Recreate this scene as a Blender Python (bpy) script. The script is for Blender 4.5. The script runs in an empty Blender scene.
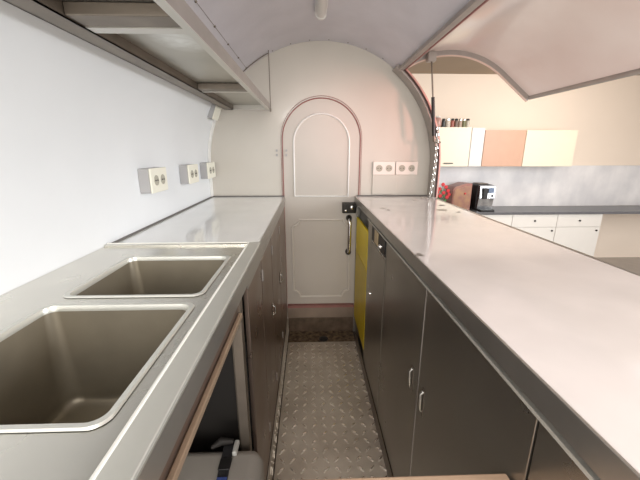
import bpy, bmesh, math, random
from mathutils import Vector, Matrix
random.seed(7)
S = bpy.context.scene
COL = S.collection

# ------------------------------------------------------------------ camera, light, exposure
F_PX, VX, VY, CAM_H = 330.0, 309.0, 151.0, 1.405
pitch = math.atan((240 - VY) / F_PX)
yaw = math.atan(-(VX - 320) / F_PX * math.cos(pitch))
cd = bpy.data.cameras.new('camera')
cam = bpy.data.objects.new('camera', cd); COL.objects.link(cam)
cd.sensor_fit = 'HORIZONTAL'; cd.sensor_width = 36.0; cd.lens = 36.0 * F_PX / 640.0
cd.clip_start = 0.02; cd.clip_end = 100
fw = Vector((math.sin(yaw) * math.cos(pitch), math.cos(yaw) * math.cos(pitch), -math.sin(pitch)))
rt = Vector((math.cos(yaw), -math.sin(yaw), 0)); up = rt.cross(fw)
m = Matrix((rt, up, -fw)).transposed().to_4x4(); m.translation = (0, 0, CAM_H)
cam.matrix_world = m
S.camera = cam

w = bpy.data.worlds.new('world'); S.world = w; w.use_nodes = True
w.node_tree.nodes['Background'].inputs[0].default_value = (1.0, 0.975, 0.96, 1)
w.node_tree.nodes['Background'].inputs[1].default_value = 1.15

def area(name, loc, target, sx, sy, power, col):
    l = bpy.data.lights.new(name, 'AREA'); l.shape = 'RECTANGLE'; l.size = sx; l.size_y = sy
    l.energy = power; l.color = col
    o = bpy.data.objects.new(name, l); COL.objects.link(o); o.location = loc
    o.rotation_euler = (Vector(target) - Vector(loc)).to_track_quat('-Z', 'Y').to_euler()
    return o
area('added_side_light', (4.6, 0.6, 1.9), (-0.7, 1.4, 1.3), 2.2, 1.8, 140, (0.95, 0.97, 1.0))  # added area light for an assumed room window; brightens the left wall
area('added_kitchen_light', (3.4, 3.9, 2.45), (3.2, 5.0, 0.8), 1.2, 0.8, 20, (1.0, 0.86, 0.74))  # added area light with no ceiling lamp built; brightens the kitchen
area('added_rear_light', (0.1, -1.7, 2.0), (0.1, 1.5, 0.2), 1.2, 1.4, 50, (1.0, 0.95, 0.88))  # added area light behind the camera, open door assumed; brightens the aisle
sl = bpy.data.lights.new('added_pink_spot', 'SPOT'); sl.energy = 105; sl.color = (1.0, 0.42, 0.34); sl.spot_size = math.radians(24); sl.spot_blend = 1.0; sl.shadow_soft_size = 0.15  # added spot with no real lamp behind it; tints the far wall pink
so = bpy.data.objects.new('added_pink_spot', sl); COL.objects.link(so); so.location = (2.1, 0.5, 1.55)
so.rotation_euler = (Vector((0.52, 2.4, 1.58)) - Vector(so.location)).to_track_quat('-Z', 'Y').to_euler()

S.view_settings.view_transform = 'Standard'; S.view_settings.look = 'None'
S.view_settings.gamma = 1.0; S.view_settings.use_curve_mapping = False
S.view_settings.exposure = 0.3

# ------------------------------------------------------------------ materials
def mat(name, col, rough=0.5, metal=0.0, var=0.0, vscale=8.0, vcol=None, bump=0.0, bscale=60.0, coat=0.0, stretch=None, rvar=0.0):
    mt = bpy.data.materials.new(name); mt.use_nodes = True
    nt = mt.node_tree; b = nt.nodes['Principled BSDF']
    b.inputs['Base Color'].default_value = (*col, 1); b.inputs['Roughness'].default_value = rough
    b.inputs['Metallic'].default_value = metal
    if coat: b.inputs['Coat Weight'].default_value = coat; b.inputs['Coat Roughness'].default_value = 0.08
    tc = nt.nodes.new('ShaderNodeTexCoord'); mp = nt.nodes.new('ShaderNodeMapping')
    nt.links.new(tc.outputs['Object'], mp.inputs['Vector'])
    if stretch: mp.inputs['Scale'].default_value = stretch
    if var or vcol or rvar:
        n = nt.nodes.new('ShaderNodeTexNoise'); n.inputs['Scale'].default_value = vscale; n.inputs['Detail'].default_value = 6
        nt.links.new(mp.outputs[0], n.inputs['Vector'])
        if var or vcol:
            r = nt.nodes.new('ShaderNodeValToRGB')
            r.color_ramp.elements[0].position = 0.35; r.color_ramp.elements[1].position = 0.7
            c2 = vcol if vcol else tuple(max(0, c * (1 - var)) for c in col)
            r.color_ramp.elements[0].color = (*c2, 1); r.color_ramp.elements[1].color = (*col, 1)
            nt.links.new(n.outputs['Fac'], r.inputs[0]); nt.links.new(r.outputs[0], b.inputs['Base Color'])
        if rvar:
            mr = nt.nodes.new('ShaderNodeMapRange')
            mr.inputs['From Min'].default_value = 0.3; mr.inputs['From Max'].default_value = 0.7
            mr.inputs['To Min'].default_value = max(0.02, rough - rvar); mr.inputs['To Max'].default_value = rough + rvar
            nt.links.new(n.outputs['Fac'], mr.inputs['Value']); nt.links.new(mr.outputs[0], b.inputs['Roughness'])
    if bump:
        n2 = nt.nodes.new('ShaderNodeTexNoise'); n2.inputs['Scale'].default_value = bscale; n2.inputs['Detail'].default_value = 3
        nt.links.new(mp.outputs[0], n2.inputs['Vector'])
        bp = nt.nodes.new('ShaderNodeBump'); bp.inputs['Strength'].default_value = bump; bp.inputs['Distance'].default_value = 0.004
        nt.links.new(n2.outputs['Fac'], bp.inputs['Height']); nt.links.new(bp.outputs[0], b.inputs['Normal'])
    return mt

M = {}
M['wall'] = mat('white_wall_paint', (0.80, 0.82, 0.83), 0.42, var=0.04, vscale=3, bump=0.05, bscale=25)
M['ceiling'] = mat('shaded_ceiling_grey', (0.70, 0.68, 0.72), 0.6, var=0.10, vscale=5, bump=0.25, bscale=160)  # ceiling shade is put into a greyer colour than the walls
M['bulkhead'] = mat('cream_bulkhead_paint', (0.615, 0.575, 0.51), 0.30, var=0.06, vscale=2.5, bump=0.08, bscale=10, coat=0.4)
M['door'] = mat('cream_door_paint', (0.58, 0.53, 0.475), 0.35, var=0.05, vscale=3, bump=0.05, bscale=12)
M['mould2'] = mat('pale_door_moulding', (0.68, 0.63, 0.57), 0.3, var=0.03)
M['mould'] = mat('white_moulding', (0.86, 0.85, 0.82), 0.3, var=0.03)
M['seal'] = mat('red_brown_seal', (0.34, 0.14, 0.12), 0.45, var=0.2, vscale=20)
M['rimsteel'] = mat('satin_rim_steel', (0.66, 0.66, 0.61), 0.35, 0.6, var=0.05, vscale=10)
M['aluminium'] = mat('dull_aluminium', (0.62, 0.60, 0.54), 0.45, 0.3)
M['highlight_bead'] = mat('pale_highlight', (0.85, 0.85, 0.80), 0.4, 0.3)  # pale tone paints the highlight along the sink rim
M['cmetal'] = mat('silver_machine_front', (0.50, 0.50, 0.50), 0.22, 0.9, vcol=(0.22, 0.22, 0.23), vscale=9)
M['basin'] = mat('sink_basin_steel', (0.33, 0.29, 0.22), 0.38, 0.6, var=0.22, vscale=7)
M['darkseal'] = mat('dark_red_rubber', (0.09, 0.035, 0.03), 0.5, var=0.2)
M['palesalmon'] = mat('pale_salmon_trim', (0.74, 0.55, 0.47), 0.25, var=0.05)
M['salmon'] = mat('salmon_paint', (0.70, 0.38, 0.33), 0.35, var=0.1, vscale=10)
M['rimgrey'] = mat('grey_rim_metal', (0.42, 0.38, 0.35), 0.38, 0.5, var=0.12, vscale=12)
M['steel'] = mat('brushed_steel', (0.72, 0.71, 0.67), 0.28, 1.0, var=0.10, vscale=14, rvar=0.07)
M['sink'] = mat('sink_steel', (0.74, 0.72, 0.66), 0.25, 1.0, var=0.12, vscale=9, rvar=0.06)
M['shelfsteel'] = mat('shelf_steel', (0.70, 0.68, 0.63), 0.35, 0.6, var=0.08, vscale=5, rvar=0.10)
M['channel'] = mat('dull_channel_steel', (0.27, 0.23, 0.19), 0.45, 0.8, var=0.2, vscale=10)
M['cabR'] = mat('dark_steel_cabinet', (0.38, 0.355, 0.31), 0.34, 0.85, var=0.14, vscale=3, rvar=0.08)
M['cabL'] = mat('brown_steel_cabinet', (0.31, 0.235, 0.195), 0.33, 0.75, var=0.22, vscale=4, rvar=0.08)
M['edge'] = mat('counter_edge_metal', (0.44, 0.42, 0.385), 0.30, 0.8, var=0.12, vscale=10)
M['ctopL'] = mat('white_gloss_worktop', (0.84, 0.85, 0.84), 0.10, 0.0, var=0.05, vscale=7, coat=0.6)
M['ctopR'] = mat('scuffed_white_worktop', (0.84, 0.78, 0.75), 0.13, 0.0, var=0.08, vscale=6, coat=0.5, bump=0.04, bscale=14, rvar=0.06)
M['dark'] = mat('shade_gap_black', (0.02, 0.017, 0.015), 0.7)  # near black: painted bay shade, door gaps and the strap knot
M['darkwood'] = mat('dark_brown_board', (0.07, 0.05, 0.04), 0.6, var=0.3, vscale=12)
M['tanmetal'] = mat('tan_lacquered_rail', (0.46, 0.34, 0.24), 0.35, 0.4, var=0.15, vscale=20)
M['chrome'] = mat('chrome', (0.75, 0.73, 0.70), 0.12, 1.0, var=0.05)
M['black'] = mat('black_plastic', (0.015, 0.014, 0.014), 0.5, var=0.2)
M['blackmetal'] = mat('dark_lock_metal', (0.05, 0.045, 0.04), 0.3, 0.7, var=0.3, vscale=60)
M['plate'] = mat('worn_diamond_plate', (0.62, 0.56, 0.48), 0.38, 0.45, vcol=(0.46, 0.40, 0.33), vscale=5)
M['lug'] = mat('polished_tread_lug', (0.80, 0.74, 0.64), 0.22, 0.85, var=0.1)
M['rust'] = mat('rusty_floor_strip', (0.30, 0.21, 0.13), 0.6, 0.3, vcol=(0.045, 0.03, 0.02), vscale=28, bump=0.8, bscale=50)
M['riser'] = mat('brown_riser', (0.16, 0.11, 0.075), 0.45, 0.2, vcol=(0.08, 0.055, 0.036), vscale=16)
M['thresh'] = mat('threshold_metal', (0.25, 0.19, 0.15), 0.35, 0.3, var=0.15, vscale=10)
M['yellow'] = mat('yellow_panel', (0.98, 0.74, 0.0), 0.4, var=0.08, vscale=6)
M['yellow2'] = mat('darker_yellow_panel', (0.78, 0.58, 0.005), 0.4, var=0.12, vscale=6)  # darker lower tone, with the reflection lying over it put into the colour
M['cream'] = mat('cream_plastic', (0.84, 0.82, 0.70), 0.35, var=0.02)
M['greybox'] = mat('grey_box_plastic', (0.44, 0.43, 0.43), 0.5, var=0.04)
M['socket'] = mat('socket_recess', (0.42, 0.40, 0.33), 0.5)
M['pinkplate'] = mat('white_socket_plate', (0.80, 0.74, 0.68), 0.3)
M['lampglass'] = mat('frosted_lamp_cover', (0.74, 0.72, 0.68), 0.35, var=0.03)
M['lid'] = mat('hatch_inner_lining', (0.90, 0.80, 0.75), 0.22, 0.0, vcol=(0.80, 0.66, 0.61), vscale=1.6, coat=0.4, bump=0.1, bscale=6)
M['canister'] = mat('grey_canister_plastic', (0.36, 0.335, 0.30), 0.5, var=0.06)
M['strap'] = mat('black_webbing', (0.02, 0.02, 0.022), 0.8, bump=0.4, bscale=200)
M['blue'] = mat('blue_webbing', (0.04, 0.07, 0.25), 0.8, bump=0.4, bscale=200)
M['white'] = mat('white_plastic', (0.5, 0.5, 0.47), 0.4)
M['wood'] = mat('pale_wood', (0.62, 0.44, 0.31), 0.45, vcol=(0.50, 0.34, 0.23), vscale=9, stretch=(1, 12, 12))
M['kwall'] = mat('kitchen_wall_plaster', (0.88, 0.76, 0.64), 0.8, var=0.03, vscale=1.5)
M['ktan'] = mat('tan_ceiling', (0.33, 0.26, 0.19), 0.8, var=0.05, vscale=2)
M['marble'] = mat('marble_splashback', (0.86, 0.84, 0.83), 0.3, vcol=(0.66, 0.65, 0.66), vscale=2.2, stretch=(1.4, 1, 1))
M['kcream'] = mat('cream_cupboard', (0.86, 0.77, 0.60), 0.35, var=0.02)
M['kwhite'] = mat('white_cupboard', (0.76, 0.73, 0.68), 0.35, var=0.02)
M['kpeach'] = mat('peach_cupboard', (0.62, 0.37, 0.25), 0.4, var=0.04)
M['ktop'] = mat('dark_grey_worktop', (0.13, 0.13, 0.14), 0.3, var=0.2, vscale=30)
M['kfloor'] = mat('kitchen_floor', (0.45, 0.40, 0.35), 0.5, var=0.1)
M['copper'] = mat('copper_brown', (0.28, 0.11, 0.09), 0.35, 0.2, vcol=(0.33, 0.16, 0.11), vscale=12)
M['red'] = mat('red_petals', (0.80, 0.07, 0.08), 0.5, var=0.2)
M['green'] = mat('green_leaf', (0.08, 0.20, 0.05), 0.5, var=0.3)
M['glassblue'] = mat('blue_grey_vase', (0.18, 0.24, 0.36), 0.15, var=0.1)
M['stain'] = mat('dark_stain', (0.10, 0.075, 0.055), 0.5, var=0.5, vscale=60)
M['ochre'] = mat('ochre_plate', (0.55, 0.42, 0.24), 0.4)
M['silicone'] = mat('grey_sealant', (0.14, 0.13, 0.12), 0.6)

# shelf underside: dull steel with a patch of light glare painted into its base colour
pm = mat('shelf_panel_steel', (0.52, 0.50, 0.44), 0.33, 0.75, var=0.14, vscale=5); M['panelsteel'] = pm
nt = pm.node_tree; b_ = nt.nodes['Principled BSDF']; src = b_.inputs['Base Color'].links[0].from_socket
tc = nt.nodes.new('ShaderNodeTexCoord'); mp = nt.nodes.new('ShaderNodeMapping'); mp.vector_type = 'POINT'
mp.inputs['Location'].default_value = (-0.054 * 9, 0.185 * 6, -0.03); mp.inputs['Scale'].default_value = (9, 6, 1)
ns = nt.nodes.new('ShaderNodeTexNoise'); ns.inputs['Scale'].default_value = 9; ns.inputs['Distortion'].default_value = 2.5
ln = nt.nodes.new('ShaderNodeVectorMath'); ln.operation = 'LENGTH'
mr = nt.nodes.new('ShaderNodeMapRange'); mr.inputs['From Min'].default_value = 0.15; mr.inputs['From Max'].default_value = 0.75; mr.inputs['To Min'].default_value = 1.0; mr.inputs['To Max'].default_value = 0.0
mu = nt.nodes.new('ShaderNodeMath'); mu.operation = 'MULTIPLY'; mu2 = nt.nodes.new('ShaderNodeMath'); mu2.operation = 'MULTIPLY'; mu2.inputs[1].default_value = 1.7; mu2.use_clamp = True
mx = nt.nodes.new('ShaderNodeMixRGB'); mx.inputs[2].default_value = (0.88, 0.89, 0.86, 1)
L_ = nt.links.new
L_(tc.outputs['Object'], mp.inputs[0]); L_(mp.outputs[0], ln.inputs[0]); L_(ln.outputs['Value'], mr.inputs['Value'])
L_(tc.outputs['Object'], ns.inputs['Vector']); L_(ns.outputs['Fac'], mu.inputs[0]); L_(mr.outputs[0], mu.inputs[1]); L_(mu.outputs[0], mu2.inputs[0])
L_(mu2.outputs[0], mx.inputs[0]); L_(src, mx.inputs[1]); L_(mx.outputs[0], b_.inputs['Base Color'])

# ------------------------------------------------------------------ mesh helpers
def BM(): return bmesh.new()
def box(bm, a, b, bev=0.0, seg=2):
    a = Vector(a); b = Vector(b)
    r = bmesh.ops.create_cube(bm, size=1)
    vs = r['verts']
    for v in vs:
        v.co = Vector(((a[i] + b[i]) / 2 + v.co[i] * abs(b[i] - a[i]) for i in range(3)))
    if bev:
        es = list({e for v in vs for e in v.link_edges})
        bmesh.ops.bevel(bm, geom=es, offset=bev, segments=seg, profile=0.5, affect='EDGES')
    return bm
def tube(bm, pts, r, n=10, closed=False, taper=None):
    pts = [Vector(p) for p in pts]; rings = []; N = len(pts); prev = None
    for i, p in enumerate(pts):
        if closed: t = pts[(i + 1) % N] - pts[i - 1]
        else: t = pts[min(i + 1, N - 1)] - pts[max(i - 1, 0)]
        t.normalize()
        if prev is None:
            a = Vector((0, 0, 1)) if abs(t.z) < 0.9 else Vector((1, 0, 0))
            u = t.cross(a).normalized()
        else:
            u = (prev - t * prev.dot(t)).normalized()
        prev = u; v = t.cross(u)
        rr = r if taper is None else taper[i]
        rings.append([bm.verts.new(p + (u * math.cos(2 * math.pi * k / n) + v * math.sin(2 * math.pi * k / n)) * rr) for k in range(n)])
    for i in range(N if closed else N - 1):
        A = rings[i]; B = rings[(i + 1) % N]
        for k in range(n):
            bm.faces.new((A[k], A[(k + 1) % n], B[(k + 1) % n], B[k]))
    if not closed:
        bm.faces.new(rings[0][::-1]); bm.faces.new(rings[-1])
    return bm
def lathe(bm, prof, c, n=24, axis='Z'):
    c = Vector(c); rings = []
    for (r, h) in prof:
        ring = []
        for k in range(n):
            a = 2 * math.pi * k / n; x, y = r * math.cos(a), r * math.sin(a)
            p = {'Z': (x, y, h), 'Y': (x, h, y), 'X': (h, x, y)}[axis]
            ring.append(bm.verts.new(c + Vector(p)))
        rings.append(ring)
    for A, B in zip(rings, rings[1:]):
        for k in range(n): bm.faces.new((A[k], A[(k + 1) % n], B[(k + 1) % n], B[k]))
    bm.faces.new(rings[0][::-1]); bm.faces.new(rings[-1])
    return bm
def prism(bm, pts, axis, a, b):
    """pts in the plane across axis: X -> (y,z), Y -> (x,z), Z -> (x,y)"""
    def P(p, h): return {'X': (h, p[0], p[1]), 'Y': (p[0], h, p[1]), 'Z': (p[0], p[1], h)}[axis]
    A = [bm.verts.new(P(p, a)) for p in pts]; B = [bm.verts.new(P(p, b)) for p in pts]
    bm.faces.new(A[::-1]); bm.faces.new(B); n = len(pts)
    for i in range(n): bm.faces.new((A[i], A[(i + 1) % n], B[(i + 1) % n], B[i]))
    return bm
def strip(bm, prof_in, prof_out, y0, y1):
    """solid sheet between two equal-length outlines (x,z) from y0 to y1"""
    V = [[bm.verts.new((p[0], y, p[1])) for p in pr] for pr in (prof_in, prof_out) for y in (y0, y1)]
    i0, i1, o0, o1 = V; n = len(prof_in)
    for k in range(n - 1):
        bm.faces.new((i0[k], i1[k], i1[k + 1], i0[k + 1])); bm.faces.new((o0[k], o0[k + 1], o1[k + 1], o1[k]))
        bm.faces.new((i0[k], i0[k + 1], o0[k + 1], o0[k])); bm.faces.new((i1[k], o1[k], o1[k + 1], i1[k + 1]))
    bm.faces.new((i0[0], o0[0], o1[0], i1[0])); bm.faces.new((i0[-1], i1[-1], o1[-1], o0[-1]))
    return bm
ORG = {}
def obj(name, bm, mt, parent=None, smooth=True, label=None):
    bmesh.ops.recalc_face_normals(bm, faces=bm.faces)
    me = bpy.data.meshes.new(name)
    if parent is not None: off = ORG[parent.name]
    else:
        xs = [v.co for v in bm.verts]
        off = Vector(((min(v.x for v in xs) + max(v.x for v in xs)) / 2, (min(v.y for v in xs) + max(v.y for v in xs)) / 2, min(v.z for v in xs)))
    for v in bm.verts: v.co -= off
    bm.to_mesh(me); bm.free(); me.materials.append(mt)
    if smooth:
        for p in me.polygons: p.use_smooth = True
        me.set_sharp_from_angle(angle=math.radians(50))
    o = bpy.data.objects.new(name, me); COL.objects.link(o)
    if smooth:
        wn = o.modifiers.new('weighted', 'WEIGHTED_NORMAL'); wn.keep_sharp = True
    if parent is not None: o.parent = parent
    else: o.location = off
    ORG[o.name] = off.copy()
    if label: o['label'] = label
    return o
def thing(name, loc, label, cat, group=None):
    o = bpy.data.objects.new(name, None); COL.objects.link(o); o.location = loc; o.empty_display_size = 0.05
    ORG[o.name] = Vector(loc)
    return tag(o, label, cat, group)
def tag(o, label, cat, group=None):
    o['label'] = label; o['category'] = cat
    if group: o['group'] = group
    return o
def struct(name, bm, mt, parent=None, smooth=True):
    o = obj(name, bm, mt, parent, smooth)
    if parent is None: o['kind'] = 'structure'
    return o

# ------------------------------------------------------------------ trailer shell
CX, CZ, R0 = 0.092, 1.305, 0.79
FAR, NEAR = 2.40, -0.35
ZC = 1.088
def arc(R, a0, a1, n=40, cx=CX, cz=CZ):
    return [(cx + R * math.cos(math.radians(a0 + (a1 - a0) * k / n)), cz + R * math.sin(math.radians(a0 + (a1 - a0) * k / n))) for k in range(n + 1)]
HA = 50.0
bm = BM(); strip(bm, arc(R0, 140, HA, 60), arc(R0 + 0.03, 140, HA, 60), NEAR, FAR)
n0 = len(bm.faces)
a = math.radians(128.6)
for q in range(10):                                              # rivets and seam of the ceiling
    p = (CX + (R0 - 0.001) * math.cos(a), 0.15 + q * 0.245, CZ + (R0 - 0.001) * math.sin(a))
    bmesh.ops.create_uvsphere(bm, u_segments=10, v_segments=6, radius=0.0055, matrix=Matrix.Translation(p))
tube(bm, [(CX + R0 * math.cos(a), NEAR, CZ + R0 * math.sin(a)), (CX + R0 * math.cos(a), 2.39, CZ + R0 * math.sin(a))], 0.0013, 6)
for q in range(8):
    b = math.radians(60 + q * 9); p = (CX + R0 * math.cos(b), 2.37, CZ + R0 * math.sin(b))
    bmesh.ops.create_uvsphere(bm, u_segments=8, v_segments=5, radius=0.004, matrix=Matrix.Translation(p))
bm.faces.ensure_lookup_table()
for f_ in bm.faces[n0:]: f_.material_index = 1
struct('ceiling', bm, M['ceiling']).data.materials.append(M['channel'])
bm = BM()
pi_ = [(CX - R0, 0.0)] + arc(R0, 180, 140, 24); po_ = [(CX - R0 - 0.03, 0.0)] + arc(R0 + 0.03, 180, 140, 24)
strip(bm, pi_, po_, NEAR, FAR)
struct('wall_left', bm, M['wall'])
bm = BM(); box(bm, (CX + R0, NEAR, 0), (CX + R0 + 0.03, FAR, 1.04))
struct('wall_right', bm, M['wall'])
# far bulkhead with the arched doorway
def arch_pts(r, zs, zb, cx=0.0875, n=32):
    return [(cx - r, zb)] + [(cx + r * math.cos(math.pi - math.pi * k / n), zs + r * math.sin(math.pi * k / n)) for k in range(n + 1)] + [(cx + r, zb)]
bm = BM()
outer = [(CX - R0 - 0.03, 0.0)] + arc(R0 + 0.03, 180, 0, 34) + [(CX + R0 + 0.03, 0.0)]
inner = arch_pts(0.272, 1.478, 0.125, n=34); inner = inner[:1] + inner[1:-1] + inner[-1:]
inner[0] = (inner[0][0], 0.0); inner[-1] = (inner[-1][0], 0.0)
strip(bm, inner, outer, FAR, FAR + 0.05)
struct('wall_far', bm, M['bulkhead'])
bm = BM(); strip(bm, [(CX - R0 + 0.010, ZC + 0.001)] + arc(R0 - 0.010, 180, 152, 40), [(CX - R0 + 0.001, ZC + 0.001)] + arc(R0 - 0.001, 180, 152, 40), FAR - 0.045, FAR - 0.001)
struct('trim_1', bm, M['mould'])
# floor: diamond plate (surface lugs belong to the plate)
bm = BM(); box(bm, (-0.80, NEAR, -0.05), (0.92, FAR + 0.05, -0.004))
struct('floor', bm, M['darkwood'])
bm = BM(); box(bm, (-0.168, 0.30, -0.004), (0.340, 2.225, 0.0))
prs = 0.052
for j in range(38):
    for i in range(10):
        x = -0.140 + i * prs; y = 0.33 + j * 0.0500
        if x > 0.33 or y > 2.21: continue
        ang = math.radians(45 if (i + j) % 2 else -45)
        L, W, H = 0.0225, 0.0070, 0.0055
        ring = [bm.verts.new((x + math.cos(ang) * L * math.cos(t) - math.sin(ang) * W * math.sin(t),
                              y + math.sin(ang) * L * math.cos(t) + math.cos(ang) * W * math.sin(t), 0.0)) for t in [k * math.pi / 6 for k in range(12)]]
        r2 = [bm.verts.new((x + (v.co.x - x) * 0.62, y + (v.co.y - y) * 0.62, H)) for v in ring]
        for k in range(12): bm.faces.new((ring[k], ring[(k + 1) % 12], r2[(k + 1) % 12], r2[k]))
        bm.faces.new(r2).material_index = 1
o = obj('floor_plate', bm, M['plate']); o.data.materials.append(M['lug']); tag(o, 'worn diamond tread plate covering the narrow aisle floor', 'floor plate')
# strip at the door foot
t = thing('floor_strip', (0.087, 2.31, 0), 'rusty brown dirty metal strip on the floor below the door step', 'floor strip')
bm = BM()
nx, ny = 40, 12
g = [[bm.verts.new((-0.168 + 0.508 * i / nx, 2.226 + 0.172 * j / ny, -0.002 + 0.004 * random.random())) for i in range(nx + 1)] for j in range(ny + 1)]
for j in range(ny):
    for i in range(nx): bm.faces.new((g[j][i], g[j][i + 1], g[j + 1][i + 1], g[j + 1][i]))
obj('sheet', bm, M['rust'], t)
bm = BM(); lathe(bm, [(0.034, 0.0), (0.034, 0.007), (0.026, 0.009), (0.024, 0.004)], (0.10, 2.262, 0), 20)
obj('drain', bm, M['black'], t)
# skirting strips of both cabinet runs
bm = BM(); box(bm, (-0.1815, 0.91, 0.0), (-0.174, 2.370, 0.125), 0.002)
for j in range(34):
    y = 0.94 + j * 0.042
    for zz in (0.035, 0.09):
        a = math.radians(45 if (j + (zz > .05)) % 2 else -45)
        tube(bm, [(-0.173, y - 0.014 * math.cos(a), zz - 0.014 * math.sin(a)), (-0.173, y + 0.014 * math.cos(a), zz + 0.014 * math.sin(a))], 0.003, 6)
o = obj('kick_plate', bm, M['plate']); tag(o, 'worn tread plate turned up along the foot of the left cabinets', 'kick plate')
bm = BM(); box(bm, (-0.174, 0.91, 0.0), (-0.168, 2.22, 0.006))
o = obj('floor_angle', bm, M['stain']); tag(o, 'dark metal angle strip along the left edge of the tread plate', 'floor trim')
bm = BM(); box(bm, (0.340, 0.30, 0.0), (0.3445, 2.22, 0.075), 0.002)
o = obj('kick_plate', bm, M['channel']); tag(o, 'dark plain kick plate along the foot of the right cabinets', 'kick plate')

# door step / threshold
t = thing('door_step', (0.087, 2.39, 0), 'brown metal step with a reddish lip under the arched door', 'step')
bm = BM(); box(bm, (-0.176, 2.386, 0.0), (0.352, 2.45, 0.125)); obj('riser', bm, M['riser'], t)
bm = BM(); box(bm, (-0.180, 2.372, 0.125), (0.356, 2.45, 0.212), 0.004); obj('sill', bm, M['thresh'], t)
bm = BM(); box(bm, (-0.180, 2.366, 0.213), (0.356, 2.45, 0.232), 0.004); obj('lip', bm, M['seal'], t)

# ------------------------------------------------------------------ arched door
t = thing('door_1', (0.0875, 2.40, 0.235), 'cream arched door with moulded panels in the far wall', 'door'); t['kind'] = 'structure'
bm = BM(); prism(bm, arch_pts(0.268, 1.478, 0.236), 'Y', 2.398, 2.425); obj('door_leaf', bm, M['door'], t)
bm = BM(); tube(bm, [(p[0], 2.397, p[1]) for p in arch_pts(0.272, 1.478, 0.236)], 0.0042, 8); obj('seal', bm, M['seal'], t)
bm = BM(); tube(bm, [(p[0], 2.395, p[1]) for p in arch_pts(0.282, 1.482, 0.9)], 0.0018, 6); obj('seal', bm, M['seal'], t)
bm = BM(); tube(bm, [(p[0], 2.396, p[1]) for p in arch_pts(0.194, 1.458, 1.088)], 0.0062, 8, closed=True); obj('moulding', bm, M['mould'], t)
x0, x1, z0, z1, c = -0.128, 0.298, 0.30, 0.915, 0.05
pts = []
for (cx_, cz_, a0, a1) in ((x0, z0, 90, 0), (x1, z0, 180, 90), (x1, z1, 270, 180), (x0, z1, 360, 270)):
    for k in range(9):
        a = math.radians(a0 + (a1 - a0) * k / 8); pts.append((cx_ + c * math.cos(a), 2.396, cz_ + c * math.sin(a)))
bm = BM(); tube(bm, pts, 0.009, 8, closed=True); obj('moulding', bm, M['mould2'], t)
lk = BM(); box(lk, (0.238, 2.355, 0.968), (0.338, 2.399, 1.045), 0.006); lk = obj('lock', lk, M['blackmetal'], t)
bm = BM(); lathe(bm, [(0.016, 0), (0.016, -0.012), (0.008, -0.02)], (0.305, 2.355, 1.012), 18, 'Y'); obj('key_cylinder', bm, M['chrome'], lk)
bm = BM(); lathe(bm, [(0.010, 0), (0.010, -0.012), (0.004, -0.018)], (0.262, 2.355, 0.990), 14, 'Y'); obj('lock_button', bm, M['chrome'], lk)
h = BM(); tube(h, [(0.29, 2.352, 0.925), (0.292, 2.335, 0.90), (0.292, 2.332, 0.80), (0.29, 2.335, 0.70), (0.288, 2.352, 0.672)], 0.013, 12, taper=[0.010, 0.013, 0.0135, 0.013, 0.010]); h = obj('pull_handle', h, M['chrome'], t)
for z in (0.928, 0.668):
    bm = BM(); lathe(bm, [(0.022, 0), (0.022, -0.03), (0.012, -0.05)], (0.29, 2.398, z), 16, 'Y'); obj('handle_mount', bm, M['blackmetal'], h)
for nm, x in (('hook', -0.225), ('hook', -0.158)):
    bm = BM(); box(bm, (x - 0.006, 2.388, 1.37), (x + 0.006, 2.399, 1.385), 0.002); box(bm, (x - 0.006, 2.388, 1.40), (x + 0.006, 2.399, 1.415), 0.002)
    o = obj('wall_clip', bm, M['greybox']) if x < -0.2 else obj('door_clip', bm, M['greybox'], t)
    if x < -0.2: tag(o, 'small grey pair of clips on far wall left of the arched door', 'clip')

# ------------------------------------------------------------------ right opening rim
def rim_pts(R, a0, zb): return arc(R, a0, 0, 40) + [(CX + R, zb)]
t = thing('hatch_rim', (CX + R0, 2.3, ZC), 'curved grey rim with salmon edge framing the serving hatch opening', 'rim')
bm = BM(); strip(bm, rim_pts(R0 - 0.020, 53, ZC + 0.002), rim_pts(R0 - 0.003, 53, ZC + 0.002), 2.275, 2.392); obj('band', bm, M['rimgrey'], t)
bm = BM(); tube(bm, [(p[0], 2.268, p[1]) for p in rim_pts(R0 - 0.005, 50, ZC + 0.008)], 0.006, 8); obj('edge_seal', bm, M['darkseal'], t)
bm = BM(); strip(bm, rim_pts(R0 - 0.002, 50, ZC + 0.002), rim_pts(R0 + 0.010, 50, ZC + 0.002), 2.268, 2.398); obj('outer_skin', bm, M['salmon'], t)
# hinge rail along the upper edge of the opening
a = math.radians(HA); hx, hz = CX + R0 * math.cos(a), CZ + R0 * math.sin(a)
t = thing('hinge_rail', (hx, 1.0, hz), 'long dark hinge rail along the top edge of the serving hatch', 'rail')
bm = BM(); box(bm, (hx - 0.028, NEAR, hz - 0.012), (hx + 0.004, 2.30, hz + 0.008), 0.003); obj('flange', bm, M['rimgrey'], t)
bm = BM(); tube(bm, [(hx + 0.012, NEAR, hz - 0.006), (hx + 0.012, 2.30, hz - 0.006)], 0.007, 8); obj('hinge_pin', bm, M['seal'], t)
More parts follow.
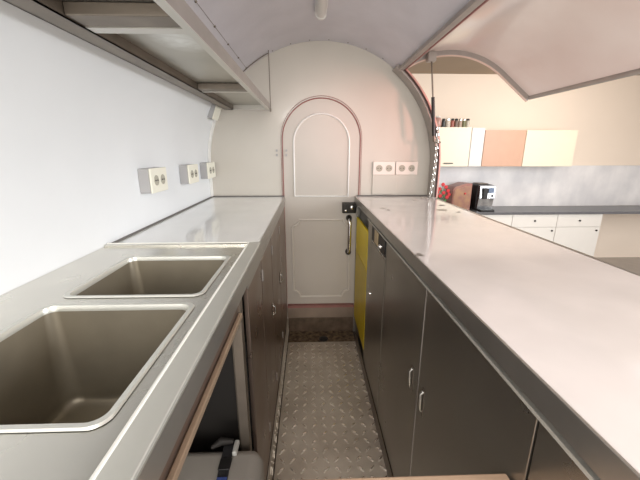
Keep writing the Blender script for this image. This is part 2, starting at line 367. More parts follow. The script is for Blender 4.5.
# ------------------------------------------------------------------ raised hatch lid
t = thing('serving_hatch_lid', (hx, 1.0, hz), 'raised curved serving hatch lid with pinkish white inner lining', 'hatch lid')
def lid(R):
    R = R - R0 + 0.565; cx, cz = 0.885, 1.440
    res = [(cx + R * math.cos(math.radians(120 - 68 * k / 40)), cz + R * math.sin(math.radians(120 - 68 * k / 40))) for k in range(41)]
    e_ = res[-1]; a = math.radians(52 - 90)
    res.append((e_[0] + 0.24 * math.cos(a), e_[1] + 0.24 * math.sin(a)))
    return res
LY0, LY1 = -0.3, 2.24
bm = BM(); strip(bm, lid(R0), lid(R0 + 0.03), LY0, LY1); obj('panel', bm, M['lid'], t)
bm = BM(); strip(bm, lid(R0 - 0.026), lid(R0 + 0.034), LY1 - 0.004, LY1 + 0.018); obj('end_frame', bm, M['rimgrey'], t)
bm = BM(); tube(bm, [(p[0], LY1 + 0.006, p[1]) for p in lid(R0 - 0.026)], 0.008, 12); obj('edge_trim', bm, M['palesalmon'], t)
e = lid(R0)[-1]
bm = BM(); tube(bm, [(e[0], LY0, e[1]), (e[0], LY1, e[1])], 0.014, 8); obj('outer_edge', bm, M['rimgrey'], t)
bm = BM(); box(bm, (0.725, 2.185, 1.93), (0.775, 2.23, 1.985), 0.004); obj('strut_bracket', bm, M['rimgrey'], t)
# gas strut
t = thing('gas_strut', (0.80, 2.2, 1.50), 'gas strut with thin rod and black body holding up the hatch lid', 'gas strut')
bm = BM(); tube(bm, [(0.749, 2.2, 1.945), (0.778, 2.2, 1.72)], 0.005, 10); obj('rod', bm, M['channel'], t)
bm = BM(); tube(bm, [(0.777, 2.2, 1.73), (0.806, 2.21, 1.50)], 0.0105, 12); obj('cylinder_body', bm, M['black'], t)
bm = BM(); tube(bm, [(0.806, 2.21, 1.51), (0.812, 2.22, 1.47), (0.875, 2.27, 1.46)], 0.007, 8); obj('lower_mount', bm, M['channel'], t)
# chain
bm = BM()
A0, A1 = Vector((0.845, 2.25, 1.56)), Vector((0.826, 2.24, 1.095)); n = 22
for k in range(n):
    c = A0.lerp(A1, (k + 0.5) / n); c.x += 0.010 * math.sin(math.pi * k / n); d = (A1 - A0).normalized()
    side = Vector((0, 1, 0)) if k % 2 else Vector((1, 0, 0)); side = (side - d * side.dot(d)).normalized()
    L, W = 0.0145, 0.0075
    tube(bm, [c + d * L * math.cos(q * math.pi / 5) + side * W * math.sin(q * math.pi / 5) for q in range(10)], 0.0026, 6, closed=True)
o = obj('safety_chain', bm, M['chrome']); tag(o, 'steel link chain hanging down beside the hatch rim', 'chain')
bm = BM()
for k, (x, y) in enumerate(((0.80, 2.235), (0.775, 2.245), (0.835, 2.20))):
    tube(bm, [(x + 0.014 * math.cos(q * math.pi / 5), y + 0.008 * math.sin(q * math.pi / 5), ZC + 0.0045) for q in range(10)], 0.003, 6, closed=True)
o = obj('chain_end', bm, M['chrome']); tag(o, 'loose chain links lying on the right worktop by the hatch rim', 'chain')

# ------------------------------------------------------------------ ceiling lamp
t = thing('ceiling_lamp', (0.066, 1.5, 2.08), 'long white tubular lamp on the ceiling, switched off', 'lamp')
bm = BM(); box(bm, (0.036, 0.85, 2.078), (0.096, 1.93, 2.092), 0.004); obj('base', bm, M['mould'], t)
bm = BM(); pts = [(0.040, 2.085)] + [(0.066 + 0.026 * math.cos(math.pi + math.pi * k / 12), 2.076 + 0.026 * math.sin(math.pi + math.pi * k / 12)) for k in range(13)] + [(0.092, 2.085)]
prism(bm, pts, 'Y', 0.87, 1.90); obj('diffuser', bm, M['lampglass'], t)
bm = BM(); pts = [(0.066 + (p[0] - 0.066) * 1.1, p[1] - 0.002) for p in pts]; prism(bm, pts, 'Y', 1.895, 1.915); obj('end_cap', bm, M['mould'], t)

# ------------------------------------------------------------------ wall shelf
t = thing('wall_shelf', (-0.40, 1.2, 1.665), 'long stainless steel wall shelf above the left worktop, seen from below', 'shelf')
SZ = 1.665
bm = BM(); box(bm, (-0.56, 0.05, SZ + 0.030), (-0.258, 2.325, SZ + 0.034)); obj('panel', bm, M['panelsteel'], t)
bm = BM(); box(bm, (-0.258, 0.05, SZ), (-0.254, 2.325, SZ + 0.040)); fl_ = obj('front_lip', bm, M['rimgrey'], t)
bm = BM(); box(bm, (-0.274, 0.05, SZ - 0.002), (-0.254, 2.325, SZ)); obj('flange', bm, M['shelfsteel'], fl_)
bm = BM(); box(bm, (-0.545, 0.05, SZ), (-0.541, 2.325, SZ + 0.03)); box(bm, (-0.545, 0.05, SZ), (-0.49, 2.325, SZ + 0.003)); box(bm, (-0.493, 0.05, SZ), (-0.49, 2.325, SZ + 0.03)); obj('wall_channel', bm, M['channel'], t)
bm = BM(); box(bm, (-0.545, 2.321, SZ), (-0.254, 2.325, SZ + 0.034)); box(bm, (-0.545, 2.295, SZ), (-0.254, 2.325, SZ + 0.003)); obj('end_lip', bm, M['shelfsteel'], t)
for y, fl in ((0.82, 0.035), (1.64, 0.012)):
    bm = BM(); box(bm, (-0.49, y - 0.045, SZ + 0.004), (-0.272, y + 0.02, SZ + 0.029), 0.003); c_ = obj('crossbar', bm, M['channel'], t)
    bm = BM(); box(bm, (-0.49, y + 0.02, SZ + 0.002), (-0.272, y + 0.02 + fl, SZ + 0.006)); obj('flange', bm, M['shelfsteel'], c_)
t = thing('hanging_rod', (-0.252, 2.31, 1.66), 'thin metal rod hanging from the ceiling to the shelf corner', 'rod')
bm = BM(); tube(bm, [(-0.250, 2.325, 2.02), (-0.250, 2.329, 1.668)], 0.0025, 8); obj('rod', bm, M['channel'], t)
bm = BM(); tube(bm, [(-0.268, 2.325, 2.015), (-0.235, 2.325, 2.04)], 0.006, 8); obj('hook', bm, M['blackmetal'], t)
bm = BM(); tube(bm, [(-0.25, 2.329, 1.675), (-0.25, 2.329, 1.655)], 0.005, 8); obj('nut', bm, M['channel'], t)
# curved cable clipped along the ceiling edge
bm = BM(); tube(bm, [(CX + (R0 - 0.004) * math.cos(math.radians(a)), 2.36, CZ + (R0 - 0.004) * math.sin(math.radians(a))) for a in range(116, 146, 2)], 0.003, 6)
o = obj('cable', bm, M['channel']); tag(o, 'thin dark cable following the ceiling curve behind the shelf rod', 'cable')

# ------------------------------------------------------------------ sockets
def socket_face_X(xf, y, z, par):
    s = BM(); lathe(s, [(0.0215, 0.0), (0.0215, 0.0015), (0.018, 0.0018), (0.017, 0.0002)], (xf, y, z), 20, 'X'); s = obj('socket', s, M['socket'], par)
    for d in (-0.009, 0.009):
        h_ = BM(); lathe(h_, [(0.003, 0), (0.003, 0.0025)], (xf + 0.0005, y + d, z), 8, 'X'); obj('pin_hole', h_, M['black'], s)
labs = ['cream double socket box on left wall, nearest the sink', 'cream double socket box on left wall, the middle one', 'cream double socket box on left wall, next to the far corner']
for (y, L, z, lb) in ((1.39, 0.155, 1.235, labs[0]), (1.83, 0.155, 1.232, labs[1]), (2.178, 0.165, 1.232, labs[2])):
    xw = CX - R0
    t = thing('socket_box', (xw, y + L / 2, z), lb, 'power socket', 'socket boxes along the left wall')
    bm = BM(); box(bm, (xw, y, z), (xw + 0.044, y + L, z + 0.10), 0.003); obj('back_box', bm, M['greybox'], t)
    bm = BM(); box(bm, (xw + 0.044, y - 0.001, z - 0.001), (xw + 0.052, y + L + 0.001, z + 0.101), 0.003); obj('face_plate', bm, M['cream'], t)
    for k in (0.3, 0.7): socket_face_X(xw + 0.052, y + L * k, z + 0.05, t)
# junction box under the shelf end
t = thing('junction_box', (-0.62, 2.27, 1.60), 'small cream junction box on the curved wall under the shelf end', 'junction box')
ang = math.radians(22)
def tilt(bm):
    bmesh.ops.rotate(bm, verts=bm.verts, cent=Vector((-0.60, 2.27, 1.645)), matrix=Matrix.Rotation(ang, 3, 'Y')); return bm
bm = BM(); box(bm, (-0.645, 2.22, 1.60), (-0.592, 2.34, 1.69), 0.003); obj('back_box', tilt(bm), M['greybox'], t)
bm = BM(); box(bm, (-0.592, 2.219, 1.60), (-0.585, 2.341, 1.69), 0.002); obj('face_plate', tilt(bm), M['cream'], t)
# far wall sockets
for (xa, xb, lb) in ((0.455, 0.612, 'white double socket on far wall, the one nearer the door'), (0.618, 0.775, 'white double socket on far wall, the one nearer the hatch')):
    t = thing('wall_socket', ((xa + xb) / 2, 2.4, 1.24), lb, 'power socket', 'double sockets on the far wall')
    bm = BM(); box(bm, (xa, 2.386, 1.240), (xb, 2.3995, 1.332), 0.003); obj('face_plate', bm, M['pinkplate'], t)
    for k in (0.28, 0.72):
        x = xa + (xb - xa) * k
        s = BM(); lathe(s, [(0.023, 0.0), (0.023, -0.002), (0.0195, -0.0022), (0.019, -0.0002)], (x, 2.386, 1.286), 20, 'Y'); s = obj('socket', s, M['socket'], t)
        for d in (-0.009, 0.009):
            bm = BM(); lathe(bm, [(0.003, 0), (0.003, -0.0025)], (x + d, 2.3855, 1.286), 8, 'Y'); obj('pin_hole', bm, M['black'], s)
bm = BM(); box(bm, (0.455, 2.392, ZC + 0.012), (0.632, 2.3995, 1.239), 0.002)
o = obj('cable_cover', bm, M['bulkhead']); tag(o, 'flat cream cover plate on far wall under the door-side socket', 'cover plate')

# ------------------------------------------------------------------ left worktop + sink
CYS = 1.118
t = thing('worktop', (-0.44, 1.75, ZC - 0.03), 'glossy white worktop along the left wall behind the sink', 'worktop')
bm = BM(); box(bm, (-0.697, CYS, ZC - 0.02), (-0.182, 2.395, ZC), 0.0015, 1); obj('top', bm, M['ctopL'], t)
bm = BM(); box(bm, (-0.182, CYS, ZC - 0.032), (-0.176, 2.395, ZC + 0.001), 0.001, 1); obj('edge_strip', bm, M['edge'], t)
bm = BM(); box(bm, (-0.697, CYS, ZC), (-0.688, 2.395, ZC + 0.006)); box(bm, (-0.697, 2.385, ZC), (-0.182, 2.395, ZC + 0.006)); obj('sealant', bm, M['silicone'], t)
t = thing('double_sink', (-0.44, 0.6, ZC - 0.2), 'stainless steel double sink set into the left worktop', 'sink')
ZS = ZC + 0.003
BX0, BX1 = -0.545, -0.250
B = [(0.695, 0.972), (0.33, 0.645)]
def sink_deck():
    bm = BM(); xs = [-0.697, BX0, BX1, -0.214]; ys = [0.05, B[1][0], B[1][1], B[0][0], B[0][1], 1.095]
    for i in range(3):
        for j in range(5):
            if i == 1 and j in (1, 3): continue
            box(bm, (xs[i], ys[j], ZS - 0.004), (xs[i + 1], ys[j + 1], ZS))
    bmesh.ops.remove_doubles(bm, verts=bm.verts, dist=1e-5)
    return bm
obj('deck', sink_deck(), M['sink'], t)
bm = BM(); box(bm, (-0.214, 0.05, ZC - 0.036), (-0.174, 1.118, ZS + 0.007), 0.002); obj('front_rim', bm, M['rimsteel'], t)
bm = BM(); tube(bm, [(-0.2125, 0.05, ZS + 0.0065), (-0.2125, 1.112, ZS + 0.0065), (-0.225, 1.114, ZS + 0.0065), (-0.695, 1.114, ZS + 0.0065)], 0.0028, 12); obj('highlight_bead', bm, M['highlight_bead'], t)  # bead added for the highlight line along the raised rim
bm = BM(); box(bm, (-0.1745, 0.05, ZC - 0.040), (-0.172, 1.118, ZC + 0.004)); obj('front_face', bm, M['edge'], t)
bm = BM(); box(bm, (-0.697, 1.095, ZS - 0.02), (-0.214, 1.118, ZS + 0.007), 0.002); obj('back_rim', bm, M['sink'], t)
def rr(x0, x1, y0, y1, r, n=6):
    out = []
    for (cx_, cy_, a0) in ((x1 - r, y1 - r, 0), (x0 + r, y1 - r, 90), (x0 + r, y0 + r, 180), (x1 - r, y0 + r, 270)):
        for k in range(n + 1):
            a = math.radians(a0 + 90 * k / n); out.append((cx_ + r * math.cos(a), cy_ + r * math.sin(a)))
    return out
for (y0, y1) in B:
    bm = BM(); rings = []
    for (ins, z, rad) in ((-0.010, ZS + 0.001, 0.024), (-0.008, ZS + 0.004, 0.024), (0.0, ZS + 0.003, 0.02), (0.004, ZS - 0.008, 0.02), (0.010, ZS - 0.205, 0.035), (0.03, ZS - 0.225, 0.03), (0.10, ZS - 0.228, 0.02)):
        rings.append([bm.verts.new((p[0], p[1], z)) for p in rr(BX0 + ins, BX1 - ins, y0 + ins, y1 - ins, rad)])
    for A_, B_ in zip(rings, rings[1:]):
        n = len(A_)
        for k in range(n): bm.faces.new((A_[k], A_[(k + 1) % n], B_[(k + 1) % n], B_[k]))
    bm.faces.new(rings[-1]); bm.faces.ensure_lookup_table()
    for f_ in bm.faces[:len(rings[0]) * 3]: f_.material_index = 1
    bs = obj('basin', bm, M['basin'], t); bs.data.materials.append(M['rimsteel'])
    bm = BM(); lathe(bm, [(0.03, 0), (0.03, 0.004), (0.02, 0.004), (0.018, 0.001)], ((BX0 + BX1) / 2, (y0 + y1) / 2, ZS - 0.228), 20); obj('plughole', bm, M['chrome'], bs)

# ------------------------------------------------------------------ under the sink: apron, rail, posts
t = thing('sink_frame', (-0.21, 0.5, 0.0), 'brown metal frame with tan rail under the sink front', 'frame')
bm = BM(); box(bm, (-0.200, 0.05, 0.985), (-0.192, 0.80, 1.045)); obj('apron', bm, M['cabL'], t)
bm = BM(); box(bm, (-0.190, 0.05, 0.978), (-0.180, 0.80, 0.992), 0.002); obj('rail', bm, M['tanmetal'], t)
bm = BM(); box(bm, (-0.212, 0.80, 0.0), (-0.184, 0.826, 1.045), 0.002); obj('post', bm, M['channel'], t)
bm = BM(); box(bm, (-0.224, 0.835, 0.0), (-0.196, 0.865, 1.045), 0.002); obj('post', bm, M['channel'], t)
# cabinet body left
def left_cabinet():
    t = thing('base_cabinet', (-0.44, 1.6, 0), 'brown steel cabinet run under the left worktop', 'cabinet')
    bm = BM(); box(bm, (-0.69, 0.90, 0.0), (-0.198, 2.385, 0.84)); box(bm, (-0.69, 1.12, 0.84), (-0.198, 2.385, 1.052)); obj('body', bm, M['dark'], t)  # near-black body also paints the shade at the side of the bay
    bm = BM(); box(bm, (-0.196, 0.90, 0.13), (-0.182, 1.165, 1.04), 0.002); obj('side_panel', bm, M['cabL'], t)
    bm = BM(); box(bm, (-0.196, 0.90, 1.015), (-0.180, 2.385, 1.048), 0.002); obj('top_rail', bm, M['edge'], t)
    for (y0, y1, hy) in ((1.175, 1.497, 1.45), (1.507, 1.905, 1.862), (1.915, 2.372, None)):
        bm = BM(); box(bm, (-0.197, y0, 0.135), (-0.182, y1, 1.010), 0.003); d = obj('door', bm, M['cabL'], t)
        if hy:
            bm = BM(); box(bm, (-0.182, hy - 0.009, 0.63), (-0.178, hy + 0.009, 0.705), 0.002)
            tube(bm, [(-0.180, hy, 0.645), (-0.168, hy, 0.652), (-0.168, hy, 0.685), (-0.180, hy, 0.692)], 0.004, 8); obj('handle', bm, M['chrome'], d)
        for z in (0.95, 0.25):
            bm = BM(); tube(bm, [(-0.180, y0 + 0.003, z - 0.022), (-0.180, y0 + 0.003, z + 0.022)], 0.004, 8); obj('hinge', bm, M['rimgrey'], d)
left_cabinet()
bm = BM(); box(bm, (-0.696, 0.05, 0.001), (-0.686, 0.895, ZC - 0.06))  # added black sheet that paints shade over the white wall in the bay
o = obj('bay_shade_board', bm, M['dark']); tag(o, 'dark board added for the shade in the open bay under the sink', 'board')
# canister with strap
t = thing('water_canister', (-0.30, 0.68, 0), 'grey plastic canister standing under the sink with a strap over it', 'canister')
bm = BM(); box(bm, (-0.46, 0.48, 0.001), (-0.138, 0.788, 0.572), 0.040, 5); obj('tank', bm, M['canister'], t)
bm = BM(); tube(bm, [(-0.40, 0.60, 0.561), (-0.40, 0.60, 0.600), (-0.34, 0.60, 0.605), (-0.32, 0.60, 0.561)], 0.010, 10); obj('carry_handle', bm, M['canister'], t)
t2 = thing('strap', (-0.28, 0.7, 0.47), 'black and blue webbing strap lying across the grey canister', 'strap')
def ribbon(pts, wdt, th):
    bm = BM(); A = [[bm.verts.new(Vector(p) + Vector((s * wdt, 0, q * th))) for (s, q) in ((-1, 0), (1, 0), (1, 1), (-1, 1))] for p in pts]
    for a_, b_ in zip(A, A[1:]):
        for k in range(4): bm.faces.new((a_[k], a_[(k + 1) % 4], b_[(k + 1) % 4], b_[k]))
    bm.faces.new(A[0][::-1]); bm.faces.new(A[-1]); return bm
obj('black_webbing', ribbon([(-0.2400, 0.7920, 0.5160), (-0.2400, 0.7900, 0.5680), (-0.2400, 0.7760, 0.5745), (-0.2360, 0.7000, 0.5750), (-0.2340, 0.6720, 0.5750)], 0.014, 0.003), M['strap'], t2)
obj('blue_webbing', ribbon([(-0.2345, 0.6800, 0.5780), (-0.2320, 0.6300, 0.5750), (-0.2300, 0.5300, 0.5750)], 0.013, 0.003), M['blue'], t2)
bm = BM(); box(bm, (-0.2520, 0.7000, 0.5780), (-0.2200, 0.7350, 0.5830), 0.002); obj('ladder_buckle', bm, M['black'], t2)
bm = BM(); box(bm, (-0.2240, 0.7450, 0.5730), (-0.2100, 0.7900, 0.5900), 0.005, 3); obj('buckle_tip', bm, M['white'], t2)
bm = BM(); tube(bm, [(-0.2880, 0.7700, 0.5810), (-0.2630, 0.7850, 0.5880), (-0.2280, 0.7860, 0.5860)], 0.010, 10, taper=[0.005, 0.012, 0.007]); obj('knot', bm, M['dark'], t2)

# ------------------------------------------------------------------ right worktop + cabinets
XR = 0.345
t = thing('worktop', (0.60, 1.2, ZC - 0.03), 'scuffed glossy pale worktop under the serving hatch', 'worktop')
bm = BM(); box(bm, (0.334, -0.1, ZC - 0.012), (0.865, 2.385, ZC), 0.0015, 1); obj('top', bm, M['ctopR'], t)
bm = BM(); box(bm, (0.330, -0.1, ZC - 0.046), (0.336, 2.385, ZC - 0.001), 0.001, 1); obj('front_edge', bm, M['edge'], t)
bm = BM(); box(bm, (0.865, -0.1, ZC - 0.03), (0.880, 2.25, ZC + 0.001), 0.002); obj('outer_edge', bm, M['edge'], t)
bm = BM(); box(bm, (0.345, 2.385, ZC - 0.03), (0.86, 2.396, ZC + 0.007)); obj('sealant', bm, M['silicone'], t)
for (x, y, s, lb) in ((0.80, 1.96, 0.022, 0), (0.745, 1.80, 0.035, 1), (0.80, 1.72, 0.016, 2), (0.70, 2.16, 0.02, 3), (0.42, 1.86, 0.018, 4), (0.44, 1.80, 0.012, 5), (0.345, 0.98, 0.02, 6)):
    bm = BM(); n = 14; top = [bm.verts.new((x + s * (0.3 + 0.9 * random.random()) * math.cos(2 * math.pi * k / n), y + s * (0.2 + 0.8 * random.random()) * math.sin(2 * math.pi * k / n) * 1.3, ZC + 0.0006)) for k in range(n)]
    ce = bm.verts.new((x, y, ZC + 0.0008))
    for k in range(n): bm.faces.new((top[k], top[(k + 1) % n], ce))
    obj('scuff', bm, M['stain'] if lb in (0, 2, 5) else M['edge'], t)

t = thing('base_cabinet', (0.60, 1.2, 0), 'dark steel cabinet run under the serving hatch worktop', 'cabinet')
bm = BM(); box(bm, (0.365, -0.1, 0.0), (0.86, 1.88, ZC - 0.055)); box(bm, (0.50, 1.88, 0.0), (0.86, 2.385, ZC - 0.055)); obj('body', bm, M['darkwood'], t)
bm = BM(); box(bm, (0.3385, -0.1, 1.0175), (0.362, 1.89, 1.0245)); obj('top_rail', bm, M['aluminium'], t)
def latch(par, y, z):
    bm = BM(); box(bm, (XR - 0.003, y - 0.011, z - 0.048), (XR + 0.0005, y + 0.011, z + 0.045), 0.0015)
    h = obj('handle', bm, M['channel'], par)
    bm = BM(); tube(bm, [(XR - 0.002, y, z + 0.035), (XR - 0.010, y, z + 0.028), (XR - 0.009, y, z), (XR - 0.007, y, z - 0.030), (XR - 0.002, y, z - 0.038)], 0.006, 8, taper=[0.005, 0.0065, 0.006, 0.004, 0.003]); obj('grip', bm, M['steel'], h)
for (y0, y1, hy, z1) in ((0.05, 0.40, None, 1.016), (0.405, 0.893, 0.842, 1.016), (0.899, 1.395, 0.952, 1.016), (1.428, 1.765, 1.73, 0.915)):
    bm = BM(); box(bm, (XR, y0, 0.078), (XR + 0.015, y1, z1), 0.002); d = obj('door', bm, M['cabR'], t)
    if y1 < 0.9 and y0 > 0.4:
        bm = BM(); box(bm, (XR - 0.0015, y1 - 0.001, 0.078), (XR + 0.012, y1 + 0.0025, z1)); obj('edge_strip', bm, M['rimgrey'], d)
    if hy and y0 < 1.4: latch(d, hy, 0.66)
    elif hy:
        bm = BM(); lathe(bm, [(0.009, 0), (0.009, -0.008), (0.005, -0.014)], (XR, hy, 0.62), 12, 'X'); obj('knob', bm, M['chrome'], d)
bm = BM(); box(bm, (XR + 0.001, 1.400, 0.078), (XR + 0.012, 1.423, 1.015), 0.002); obj('divider', bm, M['cabR'], t)
bm = BM(); box(bm, (XR + 0.001, 1.770, 0.0), (XR + 0.017, 1.885, 1.026), 0.002); obj('divider', bm, M['cabR'], t)
bm = BM(); box(bm, (XR + 0.001, 1.428, 0.921), (XR + 0.014, 1.765, 0.928)); obj('drawer_seam', bm, M['steel'], t)
p = BM(); box(p, (XR - 0.002, 1.435, 0.935), (XR + 0.012, 1.755, 1.014), 0.002); p = obj('control_panel', p, M['black'], t)
bm = BM(); box(bm, (XR - 0.005, 1.585, 0.940), (XR - 0.002, 1.672, 1.010), 0.001); obj('cover_plate', bm, M['ochre'], p)
bm = BM(); lathe(bm, [(0.011, 0), (0.011, -0.012), (0.006, -0.018)], (XR - 0.002, 1.50, 0.965), 14, 'X'); obj('knob', bm, M['chrome'], p)
# yellow panel at the far end of the right run
t = thing('yellow_panel', (0.35, 2.13, 0), 'bright yellow panel standing at the far end of the right cabinets', 'panel')
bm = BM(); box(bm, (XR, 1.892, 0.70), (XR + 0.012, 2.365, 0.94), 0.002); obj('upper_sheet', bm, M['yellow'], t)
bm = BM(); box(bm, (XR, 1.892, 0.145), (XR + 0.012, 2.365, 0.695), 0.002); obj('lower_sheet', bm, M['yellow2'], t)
bm = BM(); box(bm, (XR + 0.014, 1.888, 0.0), (XR + 0.02, 2.37, 0.94)); obj('backing', bm, M['cabR'], t)
bm = BM(); box(bm, (XR - 0.002, 2.368, 0.0), (XR + 0.03, 2.386, 1.02), 0.002)
o = obj('corner_post', bm, M['edge']); tag(o, 'slim steel post between the yellow panel and the arched door', 'post')

# ------------------------------------------------------------------ lower half door across the aisle by the camera
t = thing('aisle_board', (0.083, 0.36, 0.835), 'pale wooden board laid across the aisle in the foreground', 'board')
bm = BM(); box(bm, (-0.172, 0.28, 0.836), (0.342, 0.443, 0.860), 0.004); obj('board', bm, M['wood'], t)
for x0, x1 in ((-0.176, -0.150), (0.322, 0.3435)):
    bm = BM(); box(bm, (x0, 0.29, 0.812), (x1, 0.43, 0.836), 0.002); obj('cleat', bm, M['thresh'], t)

# ------------------------------------------------------------------ kitchen beyond the hatch
KY = 5.5
bm = BM(); box(bm, (-2.5, KY, -0.45), (9.0, KY + 0.1, 2.55)); struct('wall_kitchen', bm, M['kwall'])
bm = BM(); box(bm, (-2.5, 2.5, 2.55), (9.0, KY + 0.1, 2.65)); struct('ceiling_kitchen', bm, M['ktan'])
bm = BM(); box(bm, (-3.0, -3.0, -0.50), (9.0, KY + 0.1, -0.45)); struct('floor_kitchen', bm, M['kfloor'])
bm = BM(); box(bm, (1.0, KY - 0.016, 0.497), (9.0, KY - 0.001, 1.171)); o = obj('splashback', bm, M['marble']); tag(o, 'pale marbled splashback on the kitchen wall behind the coffee machine', 'splashback')
def K(x, z, y):                                                   # kitchen measurements were taken on the wall plane
    s = y / KY; return x * s, CAM_H + (z - CAM_H) * s
def cupboard(x0, x1, z0, z1, yf, m_, label, handle=None):
    t = thing('wall_cupboard', ((x0 + x1) / 2, (yf + KY) / 2, z0), label, 'wall cupboard', 'kitchen wall cupboards')
    bm = BM(); box(bm, (x0, yf + 0.02, z0), (x1, KY - 0.001, z1)); obj('body', bm, M['kwhite'], t)
    bm = BM(); box(bm, (x0 + 0.002, yf, z0 + 0.002), (x1 - 0.002, yf + 0.019, z1 - 0.002), 0.002); d = obj('door', bm, m_, t)
    if handle:
        bm = BM(); box(bm, (handle[0], yf - 0.02, handle[2]), (handle[1], yf, handle[2] + 0.014), 0.003); obj('handle', bm, M['blackmetal'], d)
cupboard(1.62, 2.455, 1.172, 1.752, 5.15, M['kcream'], 'cream wall cupboard with dark bar handle and jars on top', (2.07, 2.21, 1.215))
cupboard(2.46, 2.66, 1.172, 1.745, 5.15, M['kwhite'], 'narrow white wall cupboard between the cream and the peach ones')
cupboard(2.665, 3.30, 1.172, 1.712, 5.15, M['kpeach'], 'peach coloured wall cupboard right of the narrow white one')
cupboard(3.305, 4.10, 1.172, 1.712, 5.15, M['kcream'], 'cream wall cupboard at the right end, beyond the peach one')
jc = [((0.05, 0.05, 0.05), 'black jar'), ((0.75, 0.66, 0.55), 'beige jar'), ((0.45, 0.13, 0.09), 'red-brown jar'), ((0.25, 0.17, 0.13), 'dark brown jar'), ((0.58, 0.42, 0.33), 'tan jar'), ((0.22, 0.22, 0.10), 'olive jar'), ((0.70, 0.64, 0.52), 'pale jar with dark lid')]
jmats = [mat('jar_' + l.replace(' ', '_').replace('-', '_'), c_, 0.3, var=0.3, vscale=30) for c_, l in jc]
order = ['first from the left', 'second from the left', 'third from the left', 'fourth from the left', 'in the middle', 'second from the right', 'last on the right']
xs = [2.045, 2.115, 2.182, 2.242, 2.302, 2.36, 2.418]
for k in range(7):
    t = thing('spice_jar', (xs[k], 5.24, 1.752), '%s on top of the cream cupboard, %s' % (jc[k][1], order[k]), 'jar', 'jars on top of the kitchen cupboard')
    r = 0.028 if k != 1 else 0.036
    bm = BM(); lathe(bm, [(r * 0.9, 0), (r, 0.01), (r, 0.085), (r * 0.8, 0.098)], (xs[k], 5.24, 1.752), 16); obj('body', bm, jmats[k], t)
    bm = BM(); lathe(bm, [(r * 0.85, 0.098), (r * 0.85, 0.122), (r * 0.7, 0.126)], (xs[k], 5.24, 1.752), 16); obj('lid', bm, M['black'] if k in (0, 3, 6, 2) else M['chrome'], t)
t = thing('glass_jar', (1.955, 5.24, 1.752), 'larger rounded pinkish jar at the left end of the cupboard top', 'jar')
bm = BM(); lathe(bm, [(0.04, 0), (0.055, 0.03), (0.058, 0.09), (0.04, 0.13), (0.035, 0.14)], (1.955, 5.24, 1.752), 18); obj('body', bm, mat('pink_glaze', (0.55, 0.33, 0.28), 0.2, var=0.2), t)
bm = BM(); lathe(bm, [(0.038, 0.14), (0.038, 0.155), (0.01, 0.165)], (1.955, 5.24, 1.752), 18); obj('lid', bm, M['kwhite'], t)
# base units
bm = BM(); box(bm, (1.0, 4.92, 0.455), (6.5, KY - 0.016, 0.495), 0.003); o = obj('kitchen_worktop', bm, M['ktop']); tag(o, 'dark grey kitchen worktop carrying the coffee machine', 'worktop')
for k, x in enumerate((1.0, 1.72, 2.44, 3.16, 3.88)):
    t = thing('kitchen_base_unit', (x + 0.36, 5.2, -0.45), ['white kitchen base unit at the left end of the dark worktop', 'white kitchen base unit below the flower vase', 'white kitchen base unit below the coffee machine', 'white kitchen base unit right of the coffee machine', 'white kitchen base unit at the right end of the dark worktop'][k], 'base unit', 'white kitchen base units')
    bm = BM(); box(bm, (x, 4.97, -0.45), (x + 0.718, KY - 0.002, 0.455)); obj('body', bm, M['kwhite'], t)
    bm = BM(); box(bm, (x + 0.003, 4.95, 0.25), (x + 0.715, 4.969, 0.450), 0.002); d = obj('drawer', bm, M['kwhite'], t)
    bm = BM(); lathe(bm, [(0.014, 0), (0.014, -0.015), (0.008, -0.022)], (x + 0.36, 4.95, 0.35), 12, 'Y'); obj('knob', bm, M['blackmetal'], d)
    bm = BM(); box(bm, (x + 0.003, 4.95, -0.38), (x + 0.715, 4.969, 0.245), 0.002); d = obj('door', bm, M['kwhite'], t)
    bm = BM(); lathe(bm, [(0.014, 0), (0.014, -0.015), (0.008, -0.022)], (x + 0.66, 4.95, 0.19), 12, 'Y'); obj('knob', bm, M['blackmetal'], d)

# coffee machine, turned a little so that its dark side shows
def rotz(bm, c, deg):
    bmesh.ops.rotate(bm, verts=bm.verts, cent=Vector(c), matrix=Matrix.Rotation(math.radians(deg), 3, 'Z')); return bm
cc = (2.76, 5.22, 0.495); DEG = 0
t = thing('coffee_machine', cc, 'black and chrome coffee machine on the dark kitchen worktop', 'coffee machine')
X0, X1, Y0, Y1, Z0 = 2.63, 2.885, 5.02, 5.42, 0.495
bm = BM(); box(bm, (X0, Y0 + 0.10, Z0), (X1, Y1, Z0 + 0.40), 0.02, 3); obj('housing', rotz(bm, cc, DEG), M['black'], t)
bm = BM(); prism(bm, [(Y0 + 0.105, Z0 + 0.02), (Y0 + 0.105, Z0 + 0.395), (Y0 + 0.03, Z0 + 0.385), (Y0 + 0.01, Z0 + 0.20), (Y0 + 0.04, Z0 + 0.19), (Y0 + 0.06, Z0 + 0.02)], 'X', X0 + 0.012, X1 - 0.006); obj('front_panel', rotz(bm, cc, DEG), M['cmetal'], t)
bm = BM(); box(bm, (X0 + 0.14, Y0 + 0.006, Z0 + 0.28), (X1 - 0.03, Y0 + 0.03, Z0 + 0.36), 0.004); obj('display', rotz(bm, cc, DEG), M['glassblue'], t)
bm = BM(); box(bm, (X0 + 0.05, Y0 - 0.015, Z0 + 0.19), (X0 + 0.12, Y0 + 0.06, Z0 + 0.36), 0.008); obj('spout', rotz(bm, cc, DEG), M['black'], t)
bm = BM(); lathe(bm, [(0.02, 0), (0.02, -0.015), (0.012, -0.02)], (X1 - 0.05, Y0 + 0.03, Z0 + 0.235), 14, 'Y'); obj('dial', rotz(bm, cc, DEG), M['black'], t)
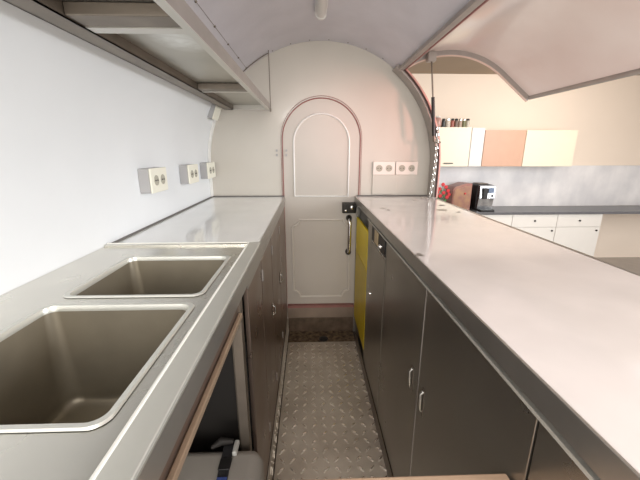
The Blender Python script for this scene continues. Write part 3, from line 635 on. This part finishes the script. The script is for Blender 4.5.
bm = BM(); box(bm, (X0 + 0.02, Y0 - 0.06, Z0), (X1 - 0.02, Y0 + 0.06, Z0 + 0.03), 0.006); obj('drip_tray', rotz(bm, cc, DEG), M['black'], t)
bm = BM(); box(bm, (X0 + 0.05, Y0 + 0.16, Z0 + 0.40), (X1 - 0.05, Y1 - 0.04, Z0 + 0.415), 0.006); obj('bean_lid', rotz(bm, cc, DEG), M['channel'], t)
# copper-brown bread bin
t = thing('bread_bin', (2.40, 5.25, 0.495), 'copper brown bread bin with reddish rounded shoulder left of the coffee machine', 'bread bin')
pts = [(2.245, 0.515), (2.26, 0.495), (2.545, 0.495), (2.545, 0.915), (2.44, 0.915)] + [(2.33 - 0.075 * math.sin(math.radians(a)), 0.80 + 0.075 * math.cos(math.radians(a))) for a in range(0, 91, 15)]
bm = BM(); prism(bm, pts, 'Y', 5.12, 5.40); obj('body', bm, M['copper'], t)
bm = BM(); prism(bm, [(p[0] * 0.9 + 0.240, 0.495 + 0.02 + (p[1] - 0.495) * 0.85) for p in pts], 'Y', 5.112, 5.12); d = obj('front_door', bm, mat('copper_door', (0.26, 0.12, 0.095), 0.3, 0.2, vcol=(0.38, 0.21, 0.11), vscale=10), t)
bm = BM(); lathe(bm, [(0.014, 0), (0.014, -0.015), (0.008, -0.022)], (2.44, 5.112, 0.76), 12, 'Y'); obj('knob', bm, M['red'], d)
# flowers in a vase
t = thing('flower_vase', (2.10, 5.2, 0.495), 'small vase of red flowers on the worktop beside the hatch rim', 'flowers')
bm = BM(); lathe(bm, [(0.035, 0), (0.05, 0.04), (0.045, 0.10), (0.022, 0.14), (0.028, 0.16)], (2.085, 5.2, 0.495), 20); obj('vase', bm, M['glassblue'], t)
stems = [(-0.03, 0.33), (0.02, 0.40), (0.07, 0.36), (0.11, 0.30), (0.10, 0.20), (0.04, 0.27), (-0.01, 0.22), (0.13, 0.24), (-0.06, 0.28)]
bm = BM()
for dx, h_ in stems: tube(bm, [(2.085, 5.2, 0.60), (2.085 + dx * 0.4, 5.2, 0.495 + h_ * 0.6), (2.085 + dx, 5.19, 0.495 + h_)], 0.003, 6)
obj('stems', bm, M['green'], t)
for k, (dx, h_) in enumerate(stems):
    bm = BM(); c0 = Vector((2.085 + dx, 5.18, 0.495 + h_))
    for q in range(6):
        a = q * math.pi / 3
        bmesh.ops.create_icosphere(bm, subdivisions=1, radius=0.016, matrix=Matrix.Translation(c0 + Vector((0.017 * math.cos(a), -0.004, 0.017 * math.sin(a)))))
    bmesh.ops.create_icosphere(bm, subdivisions=1, radius=0.012, matrix=Matrix.Translation(c0 + Vector((0, -0.014, 0))))
    obj('flower_head', bm, M['red'], t)
for dx, h_ in ((0.0, 0.30), (0.05, 0.22), (-0.04, 0.20), (0.08, 0.15)):
    bm = BM(); prism(bm, [(2.085 + dx, 0.495 + h_ - 0.04), (2.085 + dx + 0.022, 0.495 + h_), (2.085 + dx + 0.008, 0.495 + h_ + 0.045), (2.085 + dx - 0.018, 0.495 + h_ + 0.01)], 'Y', 5.186, 5.189); obj('leaf', bm, M['green'], t)
